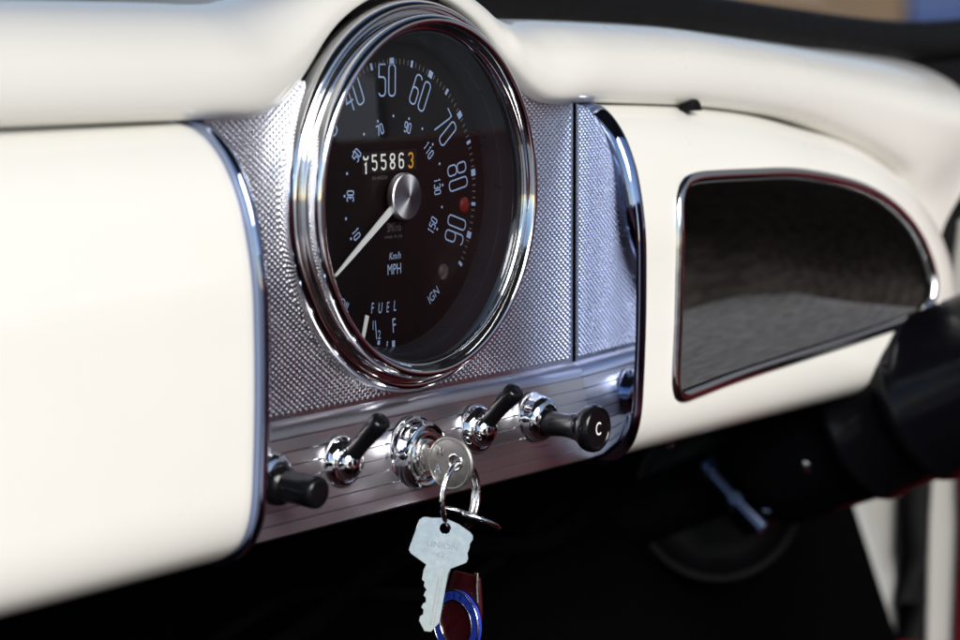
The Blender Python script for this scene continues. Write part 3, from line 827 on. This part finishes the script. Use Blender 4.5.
body = thing('car_body', 'car body behind the dashboard, matt black bulkhead with pale side panel and red lined door', 'car body', (0, 0, -440))
sp_ = obj('side_panel', MB().box((600, 95, -420), (612, 330, -45)), M['cream'], body, 0, 1.5)
obj('red_trim', MB().box((592, 112, -172), (598, 300, -60)), M['red_brightened'], sp_, 0, 1)
obj('lower_trim', MB().box((592, 97, -420), (598, 300, -287)), M['red'], sp_, 0, 1)
obj('door_seal', MB().tube(crom([(604, 58, 60), (604, 63, 10), (604, 70, -60), (604, 80, -140), (604, 84, -250), (604, 83, -420)], 5), 11, 14), M['rubber'], body, 60)
dh = obj('door', MB().prism([(58, -420), (75, -420), (75, -230), (70, -140), (60, -50), (42, -50), (54, -230)], (601, 0, 0), (0, 1, 0), (0, 0, 1), (1, 0, 0), 40), M['cream'], body, 0, 3)
obj('red_lining', MB().prism([(-900, -420), (57.5, -420), (53.5, -230), (58.5, -116), (43, -94), (20, 0), (-60, 20), (-900, 20)], (597, 0, 0), (0, 1, 0), (0, 0, 1), (1, 0, 0), 36), M['red'], dh, 0, 3)
bp = [(230, 70), (222, -120), (190, -150), (130, -200), (97, -285), (40, -420)]
obj('toe_carpet', MB().box((545, 55, -420), (597, 88, -304)), M['red'], body, 0, 2)
obj('door_channel', MB().box((602, 34, -46), (612, 330, 62)), M['rubber'], body, 0, 2)
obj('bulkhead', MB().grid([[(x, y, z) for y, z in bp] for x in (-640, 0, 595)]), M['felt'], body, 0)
obj('headliner', MB().grid([[(x, y, 430 + 25 * (1 - (x / 640.) ** 2)) for y in (-30, -250, -480)] for x in (-640, -560, -300, 0, 300, 560, 640)]), M['roof'], body, 40)
obj('cant_rail', MB().tube([(-640, -30, 425), (640, -30, 425)], 22, 12), M['roof'], body, 40)
obj('side_rail', MB().tube([(640, -480, 425), (640, -30, 425), (630, 20, 120)], 24, 12), M['roof'], body, 40)
for x0, x1 in ((70, 560), (-560, -70)):
    b = obj('seat', MB().box((x0, -820, -390), (x1, -330, -230)), M['red'], body, 40, 45, 6)
    mb = MB(); mb.add([(x0, -800, -260), (x1, -800, -260), (x1, -930, -260), (x0, -930, -260), (x0, -930, 170), (x1, -930, 170), (x1, -1030, 170), (x0, -1030, 170)], [(0, 1, 2, 3), (4, 7, 6, 5), (0, 4, 5, 1), (1, 5, 6, 2), (2, 6, 7, 3), (3, 7, 4, 0)])
    obj('backrest', mb, M['red'], b, 40, 35, 6)
fl = obj('car_floor', MB().grid([[(x, y, -420) for y in (45, -400, -1500)] for x in (-640, 0, 640)]), M['carpet'], None, 0, at=(0, -400, -420))
tag(fl, kind='structure')
hw = thing('added_wall', 'unseen dark wall added beside the car to dim reflections in glass and chrome', 'wall', (3000, -1500, -750))
obj('rough_face', MB().box((2600, -7000, -750), (2900, 600, 1900)), M['wall'], hw, 0, 10)  # unseen wall added beside the car to darken its reflections
obj('pale_reflector', MB().box((2560, -3900, -750), (2599, -2430, 260)), M['pale'], hw, 0, 6)  # unseen pale panel added to give the dial glass a light patch

# ------------------------------------------------------------------ outside
gr = obj('ground', MB().grid([[(x * 1000., y * 1000., -750) for y in (-400, -40, -4, 4, 40, 400)] for x in (-400, -40, -4, 4, 40, 400)]), M['ground'], None, 0, at=(0, 0, -750))
tag(gr, kind='structure')
wl = thing('garden_wall', 'blurred tan wall beyond the windscreen at top right', 'wall', (14000, 7500, -750))
W0 = Vector((9000, 9500, -750)); W1 = Vector((15500, 5200, -750)); wd = (W1 - W0).normalized(); wn = Vector((-wd.y, wd.x, 0))
obj('rendered_wall', MB().prism([(0, 0), ((W1 - W0).length, 0), ((W1 - W0).length, 1150), (0, 1000)], W0, wd, Vector((0, 0, 1)), wn, 250), M['tan'], wl, 0, 12)
obj('blue_gate', MB().prism([(0, 0), (800, 0), (800, 1300), (0, 1300)], W0 + wd * 5450 - wn * 60, wd, Vector((0, 0, 1)), wn, 50), M['bluedoor'], wl, 0, 6)

# ------------------------------------------------------------------ camera
cam = bpy.data.cameras.new('camera'); co = bpy.data.objects.new('camera', cam); COL.objects.link(co)
CAMP = dict(f=2472.78, yaw=53.99, pitch=6.817, roll=-.107, px=406.753, py=196.379, D=919.686)
yw, pt_, rl = (math.radians(CAMP[k]) for k in ('yaw', 'pitch', 'roll'))
fw = Vector((math.sin(yw) * math.cos(pt_), math.cos(yw) * math.cos(pt_), -math.sin(pt_)))
r0 = Vector((math.cos(yw), -math.sin(yw), 0)); u0 = r0.cross(fw)
rr = r0 * math.cos(rl) + u0 * math.sin(rl); uu = -r0 * math.sin(rl) + u0 * math.cos(rl)
X = (CAMP['px'] - 480) / CAMP['f'] * CAMP['D']; Y = -(CAMP['py'] - 320) / CAMP['f'] * CAMP['D']
cp = -(rr * X + uu * Y + fw * CAMP['D'])
m = Matrix((rr, uu, -fw)).transposed().to_4x4(); m.translation = cp * MM
co.matrix_world = m
cam.sensor_width = 36; cam.lens = CAMP['f'] / 960 * 36
cam.clip_start = .01; cam.clip_end = 2000
cam.dof.use_dof = True; cam.dof.focus_distance = .935; cam.dof.aperture_fstop = 8.5; cam.dof.aperture_blades = 8
S.camera = co

# ------------------------------------------------------------------ daylight
w = bpy.data.worlds.new('World'); S.world = w; w.use_nodes = True
nt = w.node_tree; bg = nt.nodes['Background']
sky = nt.nodes.new('ShaderNodeTexSky'); sky.sky_type = 'NISHITA'; sky.sun_disc = False
SUN_EL, SUN_AZ = math.radians(33), math.radians(-152)     # azimuth measured from +y towards +x
sky.sun_elevation = SUN_EL; sky.sun_rotation = SUN_AZ; sky.air_density = 1.0; sky.dust_density = .6; sky.ozone_density = 1.2
nt.links.new(sky.outputs[0], bg.inputs[0]); bg.inputs[1].default_value = .07
sl = bpy.data.lights.new('sun', 'SUN'); sl.energy = 3.2; sl.angle = math.radians(35); sl.color = (1, .975, .94)
so = bpy.data.objects.new('sun', sl); COL.objects.link(so)
sdir = Vector((math.sin(SUN_AZ) * math.cos(SUN_EL), math.cos(SUN_AZ) * math.cos(SUN_EL), math.sin(SUN_EL)))
so.rotation_euler = sdir.to_track_quat('Z', 'Y').to_euler(); so.location = (-2, 1, 3)
S.view_settings.view_transform = 'Standard'; S.view_settings.look = 'None'; S.view_settings.exposure = 0.72; S.view_settings.gamma = 1
S.cycles.max_bounces = 10; S.cycles.glossy_bounces = 6; S.cycles.transparent_max_bounces = 8
S.cycles.sample_clamp_indirect = 6
